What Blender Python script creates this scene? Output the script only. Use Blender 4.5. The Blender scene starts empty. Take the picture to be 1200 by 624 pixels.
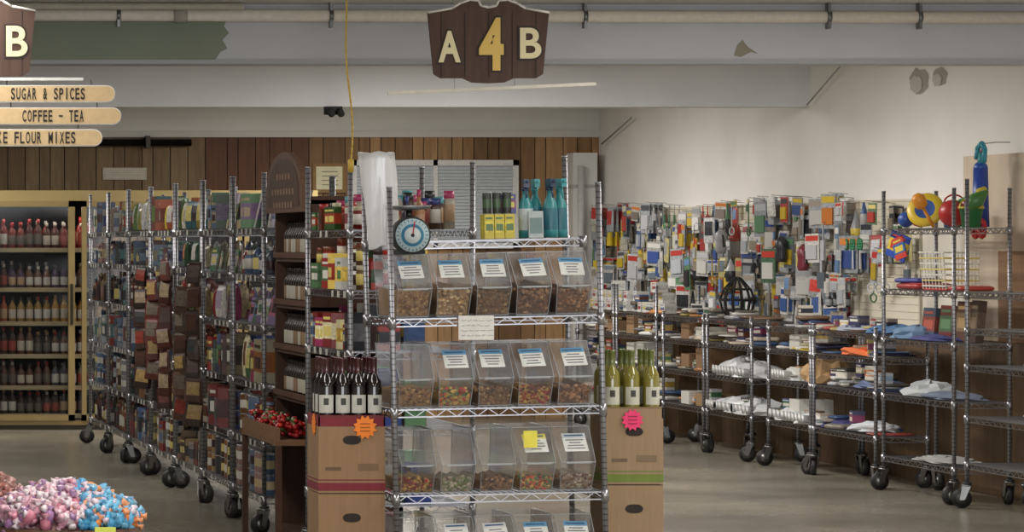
import bpy, math, random
from mathutils import Vector, Matrix
R = random.Random(11)
scene = bpy.context.scene

def lin(c):
    o=[]
    for v in c[:3]:
        v=max(0,min(255,v))/255.0
        o.append(v/12.92 if v<=0.04045 else ((v+0.055)/1.055)**2.4)
    return (o[0],o[1],o[2],1.0)
def mute(c,s=.62,g=.9):
    m=.3*c[0]+.5*c[1]+.2*c[2]
    return tuple(max(0,min(255,(m+(x-m)*s)*g)) for x in c)

# ---------------------------------------------------------------- materials
def newmat(name):
    m=bpy.data.materials.new(name); m.use_nodes=True
    nt=m.node_tree; nt.nodes.clear()
    out=nt.nodes.new('ShaderNodeOutputMaterial')
    p=nt.nodes.new('ShaderNodeBsdfPrincipled')
    nt.links.new(p.outputs[0],out.inputs[0])
    return m,nt,p,out
def attr_mat(name,rough=.5,metal=0.0,noise=0.0,nscale=20,stretch=(1,1,1),bump=0.0,coat=0.0,spec=.5):
    m,nt,p,out=newmat(name)
    a=nt.nodes.new('ShaderNodeAttribute'); a.attribute_name='Col'
    src=a.outputs['Color']
    if noise>0 or bump>0:
        tc=nt.nodes.new('ShaderNodeTexCoord'); mp=nt.nodes.new('ShaderNodeMapping')
        mp.inputs['Scale'].default_value=stretch
        nt.links.new(tc.outputs['Object'],mp.inputs[0])
        n=nt.nodes.new('ShaderNodeTexNoise'); n.inputs['Scale'].default_value=nscale; n.inputs['Detail'].default_value=5
        nt.links.new(mp.outputs[0],n.inputs['Vector'])
        if noise>0:
            r=nt.nodes.new('ShaderNodeMapRange'); r.inputs[1].default_value=.3; r.inputs[2].default_value=.7
            r.inputs[3].default_value=1-noise; r.inputs[4].default_value=1+noise*.6
            nt.links.new(n.outputs['Fac'],r.inputs[0])
            mx=nt.nodes.new('ShaderNodeVectorMath'); mx.operation='SCALE'
            nt.links.new(src,mx.inputs[0]); nt.links.new(r.outputs[0],mx.inputs['Scale'])
            src=mx.outputs[0]
        if bump>0:
            b=nt.nodes.new('ShaderNodeBump'); b.inputs['Strength'].default_value=bump; b.inputs['Distance'].default_value=.01
            nt.links.new(n.outputs['Fac'],b.inputs['Height']); nt.links.new(b.outputs[0],p.inputs['Normal'])
    nt.links.new(src,p.inputs['Base Color'])
    p.inputs['Roughness'].default_value=rough; p.inputs['Metallic'].default_value=metal
    p.inputs['Coat Weight'].default_value=coat
    p.inputs['Specular IOR Level'].default_value=spec
    return m
GLOSS=attr_mat('printed_packaging',.35)
PACK=attr_mat('patterned_packaging',.4,noise=.35,nscale=55)
MATTE=attr_mat('matte_surface',.75,noise=.08,nscale=30)
PAINT=attr_mat('painted_wall',.9,noise=.07,nscale=1.3,bump=.1,spec=.2)
WOOD=attr_mat('wood_grain',.6,noise=.22,nscale=5,stretch=(6,6,.7),bump=.12,spec=.3)
WOODX=attr_mat('wood_grain_long',.55,noise=.3,nscale=5,stretch=(.7,6,6),bump=.1)
PLY=attr_mat('patchy_plywood',.8,noise=.25,nscale=2.2,stretch=(1,1,.7),spec=.2)
CARD=attr_mat('corrugated_cardboard',.85,noise=.08,nscale=60,stretch=(1,1,.1))
DARKG=attr_mat('dark_bottle_glass',.08,coat=.5)
COOLB=attr_mat('chilled_bottle',.3)
RUBBER=attr_mat('rubber',.6)
METAL=attr_mat('brushed_metal',.35,metal=.9,noise=.1,nscale=15)
BRASS=attr_mat('anodised_gold_frame',.45,metal=.4,noise=.08,nscale=8)
FOOD=attr_mat('bulk_food',.7,noise=.25,nscale=90)
CANDY=attr_mat('waxed_candy_wrap',.45,noise=.15,nscale=60)

def chrome():
    m,nt,p,out=newmat('chrome_wire')
    p.inputs['Base Color'].default_value=(.34,.34,.36,1); p.inputs['Metallic'].default_value=.9; p.inputs['Roughness'].default_value=.28
    return m
CHROME=chrome()
def post():
    m,nt,p,out=newmat('chrome_grooved_post')
    tc=nt.nodes.new('ShaderNodeTexCoord'); sp=nt.nodes.new('ShaderNodeSeparateXYZ')
    nt.links.new(tc.outputs['Object'],sp.inputs[0])
    mu=nt.nodes.new('ShaderNodeMath'); mu.operation='MULTIPLY'; mu.inputs[1].default_value=1/.0254
    fr=nt.nodes.new('ShaderNodeMath'); fr.operation='FRACT'
    gt=nt.nodes.new('ShaderNodeMath'); gt.operation='GREATER_THAN'; gt.inputs[1].default_value=.8
    nt.links.new(sp.outputs['Z'],mu.inputs[0]); nt.links.new(mu.outputs[0],fr.inputs[0]); nt.links.new(fr.outputs[0],gt.inputs[0])
    mx=nt.nodes.new('ShaderNodeMix'); mx.data_type='RGBA'
    mx.inputs['A'].default_value=(.30,.30,.32,1); mx.inputs['B'].default_value=(.13,.13,.14,1)
    nt.links.new(gt.outputs[0],mx.inputs['Factor']); nt.links.new(mx.outputs['Result'],p.inputs['Base Color'])
    p.inputs['Metallic'].default_value=.8; p.inputs['Roughness'].default_value=.4
    return m
POST=post()
def clearmat(name,tint=.86,gl=.12,haze=.07,hcol=(.8,.8,.8,1),edge=.5):
    m=bpy.data.materials.new(name); m.use_nodes=True; nt=m.node_tree; nt.nodes.clear()
    out=nt.nodes.new('ShaderNodeOutputMaterial'); t=nt.nodes.new('ShaderNodeBsdfTransparent'); t.inputs[0].default_value=(tint,tint,tint,1)
    g=nt.nodes.new('ShaderNodeBsdfGlossy'); g.inputs['Roughness'].default_value=.12
    d=nt.nodes.new('ShaderNodeBsdfDiffuse'); d.inputs[0].default_value=hcol
    lw=nt.nodes.new('ShaderNodeLayerWeight'); lw.inputs[0].default_value=.25
    ad=nt.nodes.new('ShaderNodeMath'); ad.operation='MULTIPLY_ADD'; ad.inputs[1].default_value=edge; ad.inputs[2].default_value=gl*.5; ad.use_clamp=True
    nt.links.new(lw.outputs['Fresnel'],ad.inputs[0])
    m1=nt.nodes.new('ShaderNodeMixShader'); m2=nt.nodes.new('ShaderNodeMixShader'); m2.inputs[0].default_value=haze
    nt.links.new(ad.outputs[0],m1.inputs[0]); nt.links.new(t.outputs[0],m1.inputs[1]); nt.links.new(g.outputs[0],m1.inputs[2])
    nt.links.new(m1.outputs[0],m2.inputs[1]); nt.links.new(d.outputs[0],m2.inputs[2]); nt.links.new(m2.outputs[0],out.inputs[0])
    return m
ACRYL=clearmat('clear_acrylic',.93,.12,.05)
PLAST=clearmat('plastic_film',.85,.2,.55,(.9,.91,.92,1))
GLASS=clearmat('cooler_glass',.8,.04,.0,edge=.25)
def floormat():
    m,nt,p,out=newmat('polished_concrete')
    tc=nt.nodes.new('ShaderNodeTexCoord')
    n=nt.nodes.new('ShaderNodeTexNoise'); n.inputs['Scale'].default_value=.9; n.inputs['Detail'].default_value=8
    n2=nt.nodes.new('ShaderNodeTexNoise'); n2.inputs['Scale'].default_value=14; n2.inputs['Detail'].default_value=6
    nt.links.new(tc.outputs['Object'],n.inputs['Vector']); nt.links.new(tc.outputs['Object'],n2.inputs['Vector'])
    r=nt.nodes.new('ShaderNodeValToRGB'); r.color_ramp.elements[0].color=lin((100,95,85)); r.color_ramp.elements[1].color=lin((156,149,134))
    r.color_ramp.elements[0].position=.32; r.color_ramp.elements[1].position=.68
    ma=nt.nodes.new('ShaderNodeMath'); ma.operation='MULTIPLY_ADD'; ma.inputs[1].default_value=.25; 
    nt.links.new(n2.outputs['Fac'],ma.inputs[0]); 
    sb=nt.nodes.new('ShaderNodeMath'); sb.operation='MULTIPLY'; sb.inputs[1].default_value=.78
    nt.links.new(n.outputs['Fac'],sb.inputs[0]); nt.links.new(sb.outputs[0],ma.inputs[2]); nt.links.new(ma.outputs[0],r.inputs[0])
    nt.links.new(r.outputs[0],p.inputs['Base Color'])
    p.inputs['Roughness'].default_value=.25
    return m
FLOOR=floormat()

# ---------------------------------------------------------------- builder
class B:
    def __init__(s,name):
        s.name=name; s.v=[]; s.f=[]; s.c=[]; s.m=[]; s.sm=[]; s.mats=[]; s.M=Matrix.Identity(4); s.st=[]
    def push(s,M): s.st.append(s.M.copy()); s.M=s.M@M
    def pop(s): s.M=s.st.pop()
    def mi(s,mat):
        if mat not in s.mats: s.mats.append(mat)
        return s.mats.index(mat)
    def add(s,vs,fs,col,mat,smooth=False,cols=None):
        o=len(s.v); k=s.mi(mat); M=s.M
        s.v.extend([tuple(M@Vector(q)) for q in vs])
        lc=lin(col) if col is not None else None
        for i,f in enumerate(fs):
            s.f.append(tuple(o+a for a in f)); s.c.append(lin(cols[i]) if cols else lc); s.m.append(k); s.sm.append(smooth)
    def box(s,x0,x1,y0,y1,z0,z1,col,mat=MATTE):
        s.add([(x0,y0,z0),(x1,y0,z0),(x1,y1,z0),(x0,y1,z0),(x0,y0,z1),(x1,y0,z1),(x1,y1,z1),(x0,y1,z1)],
              [(0,3,2,1),(4,5,6,7),(0,1,5,4),(1,2,6,5),(2,3,7,6),(3,0,4,7)],col,mat)
    def tube(s,p0,p1,r,col=(150,150,150),mat=None,n=4,r1=None):
        mat=mat or CHROME; p0=Vector(p0); p1=Vector(p1); d=(p1-p0)
        if d.length<1e-6: return
        d.normalize(); a=Vector((0,0,1)) if abs(d.z)<.9 else Vector((1,0,0))
        u=d.cross(a).normalized(); w=d.cross(u); r1=r if r1 is None else r1
        vs=[];
        for p,rr in((p0,r),(p1,r1)):
            for i in range(n):
                t=2*math.pi*(i+.5)/n; vs.append(p+u*math.cos(t)*rr+w*math.sin(t)*rr)
        fs=[(i,(i+1)%n,n+(i+1)%n,n+i) for i in range(n)]+[tuple(range(n-1,-1,-1)),tuple(range(n,2*n))]
        s.add(vs,fs,col,mat,smooth=n>5)
    def path(s,pts,r,col,mat,n=6):
        for a,b in zip(pts[:-1],pts[1:]): s.tube(a,b,r,col,mat,n)
    def lathe(s,prof,cols,mat,n=10,smooth=True):
        vs=[];fs=[];cc=[]
        for r,z in prof:
            for i in range(n):
                t=2*math.pi*i/n; vs.append((r*math.cos(t),r*math.sin(t),z))
        for k in range(len(prof)-1):
            for i in range(n):
                fs.append((k*n+i,k*n+(i+1)%n,(k+1)*n+(i+1)%n,(k+1)*n+i)); cc.append(cols[min(k,len(cols)-1)])
        fs.append(tuple(range(n-1,-1,-1))); cc.append(cols[0])
        L=len(prof)-1
        fs.append(tuple(L*n+i for i in range(n))); cc.append(cols[-1])
        s.add(vs,fs,None,mat,smooth,cc)
    def prism(s,poly,y0,y1,col,mat,smooth=False):
        n=len(poly)
        vs=[(x,y0,z) for x,z in poly]+[(x,y1,z) for x,z in poly]
        fs=[tuple(range(n)),tuple(range(2*n-1,n-1,-1))]+[(i,n+i,n+(i+1)%n,(i+1)%n) for i in range(n)]
        s.add(vs,fs,col,mat)
    def ball(s,c,r,col,mat,n=8,sc=(1,1,1)):
        k=max(4,n//2+1); s.push(Matrix.Translation(c)@Matrix.Diagonal((sc[0],sc[1],sc[2],1)))
        pr=[(max(1e-4,r*math.sin(math.pi*i/k)),-r*math.cos(math.pi*i/k)) for i in range(k+1)]
        s.lathe(pr,[col]*k,mat,n); s.pop()
    def build(s,parent=None):
        me=bpy.data.meshes.new(s.name); me.from_pydata(s.v,[],s.f)
        for m in s.mats: me.materials.append(m)
        me.polygons.foreach_set('material_index',s.m); me.polygons.foreach_set('use_smooth',s.sm)
        at=me.color_attributes.new('Col','FLOAT_COLOR','CORNER')
        buf=[]
        for f,c in zip(s.f,s.c):
            buf.extend(c*len(f))
        at.data.foreach_set('color',buf); me.update()
        ob=bpy.data.objects.new(s.name,me); scene.collection.objects.link(ob)
        if parent: ob.parent=parent
        return ob
def T(x,y,z): return Matrix.Translation((x,y,z))
RX=Matrix.Rotation(-math.pi/2,4,'Z')   # local front (-y) -> world -x
def RZ(a): return Matrix.Rotation(a,4,'Z')
def RYm(a): return Matrix.Rotation(a,4,'Y')
def RXm(a): return Matrix.Rotation(a,4,'X')
def empty(name,loc=(0,0,0)):
    e=bpy.data.objects.new(name,None); e.location=loc; scene.collection.objects.link(e); return e
def text_mesh(name,txt,cx,y,cz,w,h,col,parent=None,ext=.003,thick=0.0,mat=None):
    cu=bpy.data.curves.new(name,'FONT'); cu.body=txt; cu.extrude=ext; cu.offset=thick
    ob=bpy.data.objects.new(name+'_tmp',cu); scene.collection.objects.link(ob)
    dg=bpy.context.evaluated_depsgraph_get(); dg.update()
    me=bpy.data.meshes.new_from_object(ob.evaluated_get(dg)); me.name=name
    bpy.data.objects.remove(ob)
    xs=[v.co.x for v in me.vertices]; ys=[v.co.y for v in me.vertices]
    x0,x1,y0,y1=min(xs),max(xs),min(ys),max(ys)
    for v in me.vertices:
        v.co=Vector(((v.co.x-(x0+x1)/2)/(x1-x0)*w+cx, y-v.co.z, (v.co.y-(y0+y1)/2)/(y1-y0)*h+cz))
    m,nt,p,out=newmat(name+'_paint'); p.inputs['Base Color'].default_value=lin(col); p.inputs['Roughness'].default_value=.6
    me.materials.clear(); me.materials.append(m)
    o=bpy.data.objects.new(name,me); scene.collection.objects.link(o)
    if parent: o.parent=parent
    return o

# ---------------------------------------------------------------- products (origin bottom centre, front -y)
def P_bottle(b,h,r,col,cap,lab,mat=GLOSS,n=10,neck=.36):
    hb=h*.6
    b.lathe([(r*.95,0),(r,.01),(r,hb*.25),(r*1.01,hb*.26),(r*1.01,hb*.85),(r,hb*.86),(r,hb),(r*.75,h*.7),(r*neck,h*.78),(r*neck,h*.86),(r*neck*1.15,h*.87),(r*neck*1.1,h)],
            [col,col,col,lab,col,col,col,col,col,cap,cap],mat,n)
def P_jar(b,h,r,col,cap,lab,n=8):
    b.lathe([(r,0),(r,h*.2),(r*1.02,h*.2),(r*1.02,h*.65),(r,h*.66),(r*.9,h*.8),(r*.95,h*.81),(r*.95,h)],[col,col,lab,col,col,cap,cap],GLOSS,n)
def P_can(b,h,r,c1,c2,n=10):
    b.lathe([(r*.95,0),(r,.004),(r,h*.3),(r,h*.7),(r,h*.97),(r*.95,h)],[(150,150,150),c1,c2,c1,(150,150,150)],GLOSS,n)
def P_box(b,w,d,h,c1,c2,c3):
    b.box(-w/2,w/2,-d/2,d/2,0,h*.25,c1,GLOSS); b.box(-w/2,w/2,-d/2,d/2,h*.25,h*.72,c2,PACK); b.box(-w/2,w/2,-d/2,d/2,h*.72,h,c1,GLOSS)
    b.box(-w*.36,w*.36,-d/2-.001,d/2+.001,h*.33,h*.6,c3,GLOSS)
    b.box(-w*.4,w*.3,-d/2-.001,-d/2,h*.8,h*.88,c3,GLOSS)
def P_pouch(b,w,d,h,c1,c2):
    pr=[(0,.3,.94),(.05,.8,1),(.3,1.,1),(.6,.95,.96),(.85,.6,.98),(.94,.25,.95),(1,.15,1.0)]
    vs=[];fs=[];cc=[]
    sk=R.uniform(-.12,.12)
    for t,k,q in pr:
        for u,v in((-.5,0),(-.36,-1),(.36,-1),(.5,0),(.36,1),(-.36,1)):
            vs.append((u*w*q+sk*w*t,v*d/2*k,t*h))
    cl=[c1,c1,c2,c2,c1,c1]
    for k in range(6):
        for i in range(6): fs.append((k*6+i,k*6+(i+1)%6,k*6+6+(i+1)%6,k*6+6+i)); cc.append(cl[k] if i in(1,4) else c1)
    fs.append((5,4,3,2,1,0)); fs.append(tuple(36+i for i in range(6))); cc+= [c1,c1]
    b.add(vs,fs,None,PACK,False,cc)
def P_spray(b,h,r,col,lab,trig):
    b.lathe([(r,0),(r,h*.12),(r*1.01,h*.13),(r*.98,h*.5),(r*.8,h*.6),(r*.38,h*.72),(r*.38,h*.8),(r*.5,h*.81),(r*.5,h*.86)],[col,col,lab,col,col,col,trig,trig],GLOSS,12)
    b.box(-r*.35,r*.35,-r*1.5,r*.8,h*.86,h,trig,GLOSS)
    b.tube((0,-r*.7,h*.88),(0,-r*1.2,h*.68),r*.14,trig,GLOSS,6)
    b.tube((0,-r*1.5,h*.95),(0,-r*1.9,h*.95),r*.2,trig,GLOSS,6)

MIX=[(176,40,38),(200,160,50),(40,80,140),(60,120,70),(215,210,200),(190,190,195),(120,60,40),(90,90,95),(220,120,50),(120,160,190),(150,40,90),(35,40,55),(235,225,180)]
SPICE=[(150,30,25),(120,60,25),(160,100,40),(70,90,40),(180,150,100),(90,30,20)]
BAK=[(225,215,195),(190,40,40),(60,80,150),(230,200,90),(150,110,70),(240,240,235),(90,140,90)]
CARDS=[(205,195,215),(160,130,185),(120,165,125),(225,205,165),(210,110,135),(110,145,190),(240,235,230),(80,120,84),(190,170,200),(100,80,66)]
BLUE=[(130,155,190),(90,120,165),(165,178,190),(200,200,205),(60,84,130),(170,130,124),(100,140,140),(60,66,80),(150,60,56),(210,190,140)]
DARKS=[(110,44,36),(80,52,42),(140,90,52),(70,70,76),(150,48,44),(130,116,84),(60,50,44),(44,42,44),(176,140,90),(190,180,164)]
def dim(c,f=.8): return tuple(min(255,int(x*f)) for x in c)

def shelf_goods(b,xf,depth,y0,y1,z,hmax,kind,pal,rows=2,rnd=R,sat=.7,g=.82):
    for row in range(rows):
        y=y0+.02; run=0; c1=c2=c3=None; k=None
        while True:
            if run<=0 or k is None:
                c1=mute(rnd.choice(pal),sat,g*rnd.uniform(.7,1.15)); c2=mute(rnd.choice(pal),sat,g*rnd.uniform(.75,1.15)); c3=mute(rnd.choice([(235,230,220),(240,220,120),(60,30,40),rnd.choice(pal)]),sat,g)
                k=kind if isinstance(kind,str) else rnd.choice(kind); run=rnd.randint(1,2)
                hs=rnd.random(); ws=rnd.random()
                if rnd.random()<.05: y+=rnd.uniform(.03,.07)
            run-=1
            hm=min(hmax,.27)
            if k=='jar': w=.052;h=min(hm,.1+.04*hs)
            elif k=='bottle': w=.06+.01*ws;h=hm*(.72+.25*hs)
            elif k=='can': w=.078;h=min(hm,.115)
            elif k=='box': w=.05+.08*ws;h=hm*(.5+.47*hs)
            elif k=='pouch': w=.09+.06*ws;h=hm*(.62+.36*hs)
            elif k=='card': w=.07+.06*ws;h=hm*(.6+.36*hs)
            if y+w>y1-.02: break
            yc=y+w/2; xx=xf+.05+row*.14
            b.push(T(xx+(rnd.uniform(-.015,.015) if k!='card' else rnd.uniform(-.02,.04)),yc,z)@RX@RZ(rnd.uniform(-.25,.25)))
            if k=='jar':
                P_jar(b,h,w*.46,c1,rnd.choice([(150,35,30),(30,30,30),(40,80,50),(190,180,150)]),c3)
                if hm>.22: b.push(T(0,0,h)); P_jar(b,h*.9,w*.46,c1,(120,60,40),c3); b.pop()
            elif k=='bottle': P_bottle(b,h,w*.45,c1,c2,c3)
            elif k=='can':
                P_can(b,h,w*.46,c1,c3)
                if hmax>.23: b.push(T(0,0,h)); P_can(b,h,w*.46,c1,c3); b.pop()
            elif k=='box': P_box(b,w*.95,.1,h,c1,c2,c3)
            elif k=='pouch': P_pouch(b,w*.98,.05,h,c1,c3)
            elif k=='card': b.push(RXm(-.12-.1*rnd.random())@RYm(rnd.uniform(-.06,.06))); P_box(b,w*.95,.006,h,c1,c2,c3); b.pop()
            b.pop()
            y+=w+rnd.uniform(.002,.010)
    y=y0+.05
    while y<y1-.06:
        if rnd.random()<.6: b.box(xf-.012,xf-.008,y,y+rnd.uniform(.03,.06),z-.038,z-.006,(190,188,180),MATTE)
        y+=.16

# ---------------------------------------------------------------- wire rack
def wire_shelf(b,x0,x1,y0,y1,z,sp=.03):
    r=.0032
    for zz in(z,z-.032):
        b.tube((x0,y0,zz),(x1,y0,zz),r*1.2); b.tube((x0,y1,zz),(x1,y1,zz),r*1.2)
        b.tube((x0,y0,zz),(x0,y1,zz),r*1.2); b.tube((x1,y0,zz),(x1,y1,zz),r*1.2)
    def zig(p,q):
        p=Vector(p);q=Vector(q);L=(q-p).length;n=max(4,int(L/.045)); n+=n%2
        for i in range(n):
            a=p.lerp(q,i/n);c=p.lerp(q,(i+1)/n)
            a.z=z if i%2 else z-.032; c.z=z-.032 if i%2 else z
            b.tube(a,c,r*.8)
    zig((x0,y0,z),(x1,y0,z)); zig((x0,y0,z),(x0,y1,z)); zig((x1,y0,z),(x1,y1,z)); zig((x0,y1,z),(x1,y1,z))
    if (x1-x0)<(y1-y0):
        n=int((y1-y0)/sp)
        for i in range(1,n): y=y0+(y1-y0)*i/n; b.tube((x0,y,z+.002),(x1,y,z+.002),r*.75)
        for i in(1,2): x=x0+(x1-x0)*i/3; b.tube((x,y0,z-.006),(x,y1,z-.006),r)
    else:
        n=int((x1-x0)/sp)
        for i in range(1,n): x=x0+(x1-x0)*i/n; b.tube((x,y0,z+.002),(x,y1,z+.002),r*.75)
        for i in(1,2): y=y0+(y1-y0)*i/3; b.tube((x0,y,z-.006),(x1,y,z-.006),r)
    for x in(x0,x1):
        for y in(y0,y1): b.tube((x,y,z-.04),(x,y,z+.01),.018,(120,120,120),CHROME,8)
def caster(b,x,y,rnd=R):
    b.push(T(x,y,0)@RZ(rnd.uniform(0,6.28)))
    b.tube((-.016,.03,.058),(.016,.03,.058),.058,(34,33,32),RUBBER,18)
    b.tube((-.018,.03,.058),(.018,.03,.058),.034,(120,120,118),METAL,12)
    for sx in(-.026,.026):
        b.add([(sx-.002,.015,.05),(sx+.002,.015,.05),(sx+.002,.045,.05),(sx-.002,.045,.05),(sx-.002,-.02,.135),(sx+.002,-.02,.135),(sx+.002,.03,.135),(sx-.002,.03,.135)],
              [(0,3,2,1),(4,5,6,7),(0,1,5,4),(1,2,6,5),(2,3,7,6),(3,0,4,7)],(130,130,130),METAL)
    b.tube((0,0,.132),(0,0,.142),.032,(130,130,130),METAL,12)
    b.tube((0,0,.142),(0,0,.155),.026,(45,45,45),RUBBER,12)
    b.pop()
def rack(name,x0,x1,y0,y1,zt,shelves,M=None,mk=None):
    b=B(name)
    if M: b.push(M)
    for x in(x0,x1):
        for y in(y0,y1):
            z=zt if not callable(zt) else zt(x,y)
            b.tube((x,y,.14),(x,y,z),.0127,(150,150,150),POST,10)
            b.tube((x,y,z),(x,y,z+.008),.014,(170,170,170),CHROME,10)
            caster(b,x,y)
    for z in shelves: wire_shelf(b,x0,x1,y0,y1,z)
    if mk: mk(b)
    if M: b.pop()
    return b.build()

# ================================================================ ROOM
XL,XR,YB,ZC=-3.5,8.15,31.3,3.0
b=B('floor'); b.box(XL,XR+.3,-3,YB+.3,-.1,0,(140,135,125),FLOOR); b.build()
b=B('ceiling'); b.box(XL,XR+.2,-3,YB+.2,ZC,ZC+.1,(205,205,202),PAINT); b.build()
b=B('wall_left'); b.box(XL-.2,XL,-3,YB,0,ZC,(215,212,205),PAINT); b.build()
b=B('wall_right'); b.box(XR,XR+.2,-3,YB,0,ZC,(246,243,238),PAINT)
for (yy,zz,s,sd) in((23.0,2.69,.07,1),(22.6,2.70,.05,5)):
    rr=random.Random(sd); n=15
    pts=[(yy+(1.7*s*(.8+.4*rr.random()))*math.cos(2*math.pi*i/n)*1.6, zz+(s*(.9+.4*rr.random()))*math.sin(2*math.pi*i/n)*1.2) for i in range(n)]
    vs=[(XR-.002,a,c) for a,c in pts]; b.add(vs,[tuple(range(n-1,-1,-1))],(176,172,160),PAINT)
    vs=[(XR-.006,yy+(a-yy)*.65+.05,zz+(c-zz)*.65-.02) for a,c in pts]; b.add(vs,[tuple(range(n-1,-1,-1))],(205,202,192),PAINT)
b.build()
b=B('wall_back')
b.box(XL,XR+.2,YB,YB+.2,0,ZC,(228,227,222),PAINT)
x=XL; rr=random.Random(4)
while x<XR-.02:
    w=rr.choice([.1,.13,.16,.2]); x1=min(XR,x+w)
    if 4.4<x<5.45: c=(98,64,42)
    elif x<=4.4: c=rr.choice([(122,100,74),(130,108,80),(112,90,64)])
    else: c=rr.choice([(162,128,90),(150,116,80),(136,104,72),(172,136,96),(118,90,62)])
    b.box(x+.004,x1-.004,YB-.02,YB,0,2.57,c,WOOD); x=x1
b.box(XL,XR,YB-.005,YB,0,2.57,(34,24,18),MATTE)
b.build()
b=B('trim_back'); b.box(XL,XR,YB-.04,YB,2.57,2.63,(212,210,204),PAINT); b.build()
b=B('ceiling_beam')
b.box(XL,XR,20,20.25,2.65,ZC,(200,201,205),PAINT)
b.box(XL,XR,19.985,20,2.65,2.675,(176,177,181),PAINT)
pts=[(.9,2.67),(2.96,2.675),(2.99,2.72),(3.03,2.74),(3.0,2.79),(3.04,2.83),(3.01,2.87),(3.03,2.92),(.9,2.92)]
b.prism(pts,19.982,20,(136,145,130),PAINT)
b.prism([(6.0,2.70),(6.04,2.69),(6.1,2.72),(6.14,2.71),(6.08,2.75),(6.05,2.79),(6.02,2.76)],19.995,20,(150,144,128),PAINT)
b.build()
b=B('ceiling_beam'); b.box(XL,XR,25.3,25.5,2.61,ZC,(220,220,222),PAINT); b.build()
b=B('ceiling_conduit_pipe')
b.tube((XL,19.9,2.945),(XR,19.9,2.915),.036,(228,221,209),MATTE,14)
b.tube((XL,19.82,2.985),(3.1,19.82,2.975),.02,(190,184,172),MATTE,10)
for x in(.5,2.38,3.62,5.1,6.52,7.05):
    z=2.945-.03*(x-XL)/(XR-XL)
    b.tube((x-.012,19.9,z),(x+.012,19.9,z),.041,(120,122,122),METAL,14)
    b.box(x-.008,x+.008,19.87,19.93,z-.07,ZC,(120,122,122),METAL)
b.tube((2.7,19.9,2.947-.016),(2.78,19.9,2.947-.016),.045,(170,165,155),MATTE,14)
b.build()
b=B('ceiling_brace_rod'); b.tube((8.1,25.2,2.62),(8.1,24.3,2.92),.007,(170,170,168),MATTE,8); b.build()
b=B('ceiling_brace_rod'); b.tube((8.1,31.0,2.5),(8.1,30.0,2.7),.008,(150,150,148),MATTE,8); b.build()
b=B('trim_1')
y=19.0; rr=random.Random(9)
while y<YB-.1:
    y1=min(YB-.05,y+rr.choice([.6,1.2,1.2])); c=rr.choice([(106,84,62),(118,95,70),(96,76,56)])
    b.box(XR-.03,XR-.008,y+.003,y1-.003,0,.98,c,WOOD); y=y1
b.build()
b=B('pegboard_panel')
b.box(XR-.034,XR-.008,22.9,30.9,1.0,1.9,(222,215,196),PAINT)
for y in(22.9,24.1,25.3,26.5,27.7,28.9,30.1,30.9): b.box(XR-.038,XR-.03,y-.012,y+.012,1.0,1.9,(198,191,171),PAINT)
zz=1.03
while zz<1.9:
    b.box(XR-.036,XR-.033,22.9,30.9,zz,zz+.005,(188,180,160),PAINT); zz+=.05
b.build()
b=B('plywood_panel'); b.box(XR-.034,XR-.008,19,22.1,.98,2.16,(222,206,184),PLY); b.box(XR-.03,XR-.008,22.1,22.85,.98,1.86,(218,212,200),PLY); b.box(XR-.036,XR-.03,20.9,21.5,.98,1.55,(160,128,100),PLY); b.build()

b=B('window_1')
x0,x1,z0,z1=5.87,7.4,1.55,2.36
b.box(x0,x1,YB-.03,YB-.015,z0,z1,(180,186,192),MATTE)
for (a,c) in((x0,x0+.05),(x1-.05,x1),(6.62,6.66)): b.box(a,c,YB-.07,YB-.02,z0,z1,(222,222,218),MATTE)
b.box(x0,x1,YB-.07,YB-.02,z1-.05,z1,(222,222,218),MATTE); b.box(x0,x1,YB-.07,YB-.02,z0,z0+.05,(222,222,218),MATTE)
z=z0+.06
while z<z1-.06:
    b.push(T(0,YB-.045,z+.015)@RXm(-.5)); b.box(x0+.05,x1-.05,-.002,.0,-.017,.017,(196,202,206),MATTE); b.pop(); z+=.03
b.build()
b=B('framed_certificate')
b.box(5.52,5.82,YB-.05,YB-.02,2.06,2.33,(140,110,66),MATTE); b.box(5.55,5.79,YB-.055,YB-.05,2.09,2.30,(220,214,180),MATTE)
for i in range(4): b.box(5.6,5.75,YB-.057,YB-.055,2.13+i*.04,2.137+i*.04,(120,115,100),MATTE)
b.build()
b=B('wall_vent'); b.box(3.6,4.0,YB-.04,YB-.02,2.18,2.29,(190,182,166),MATTE)
for i in range(5): b.box(3.62,3.98,YB-.05,YB-.04,2.19+i*.02,2.20+i*.02,(205,198,182),MATTE)
b.build()
b=B('ventilation_duct'); b.box(7.84,8.06,31.0,31.25,0,2.42,(222,221,218),PAINT); b.box(7.83,8.07,30.99,31.25,2.1,2.13,(180,180,178),MATTE)
b.tube((7.9,30.95,0),(7.9,30.95,2.3),.03,(200,200,198),MATTE,10); b.build()
b=B('emergency_floodlight'); b.box(4.55,4.67,25.2,25.3,2.55,2.61,(28,28,28),MATTE); b.tube((4.58,25.14,2.55),(4.58,25.2,2.575),.026,(30,30,30),MATTE,10); b.tube((4.65,25.14,2.55),(4.65,25.2,2.575),.026,(30,30,30),MATTE,10)
b.build()
b=B('wall_pipe'); b.tube((XL,31.2,2.52),(4.4,31.2,2.52),.035,(40,34,30),METAL,10)
for x in(1,2.6,4.0): b.box(x-.02,x+.02,31.15,31.3,2.47,2.58,(60,55,50),METAL)
b.build()

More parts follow.
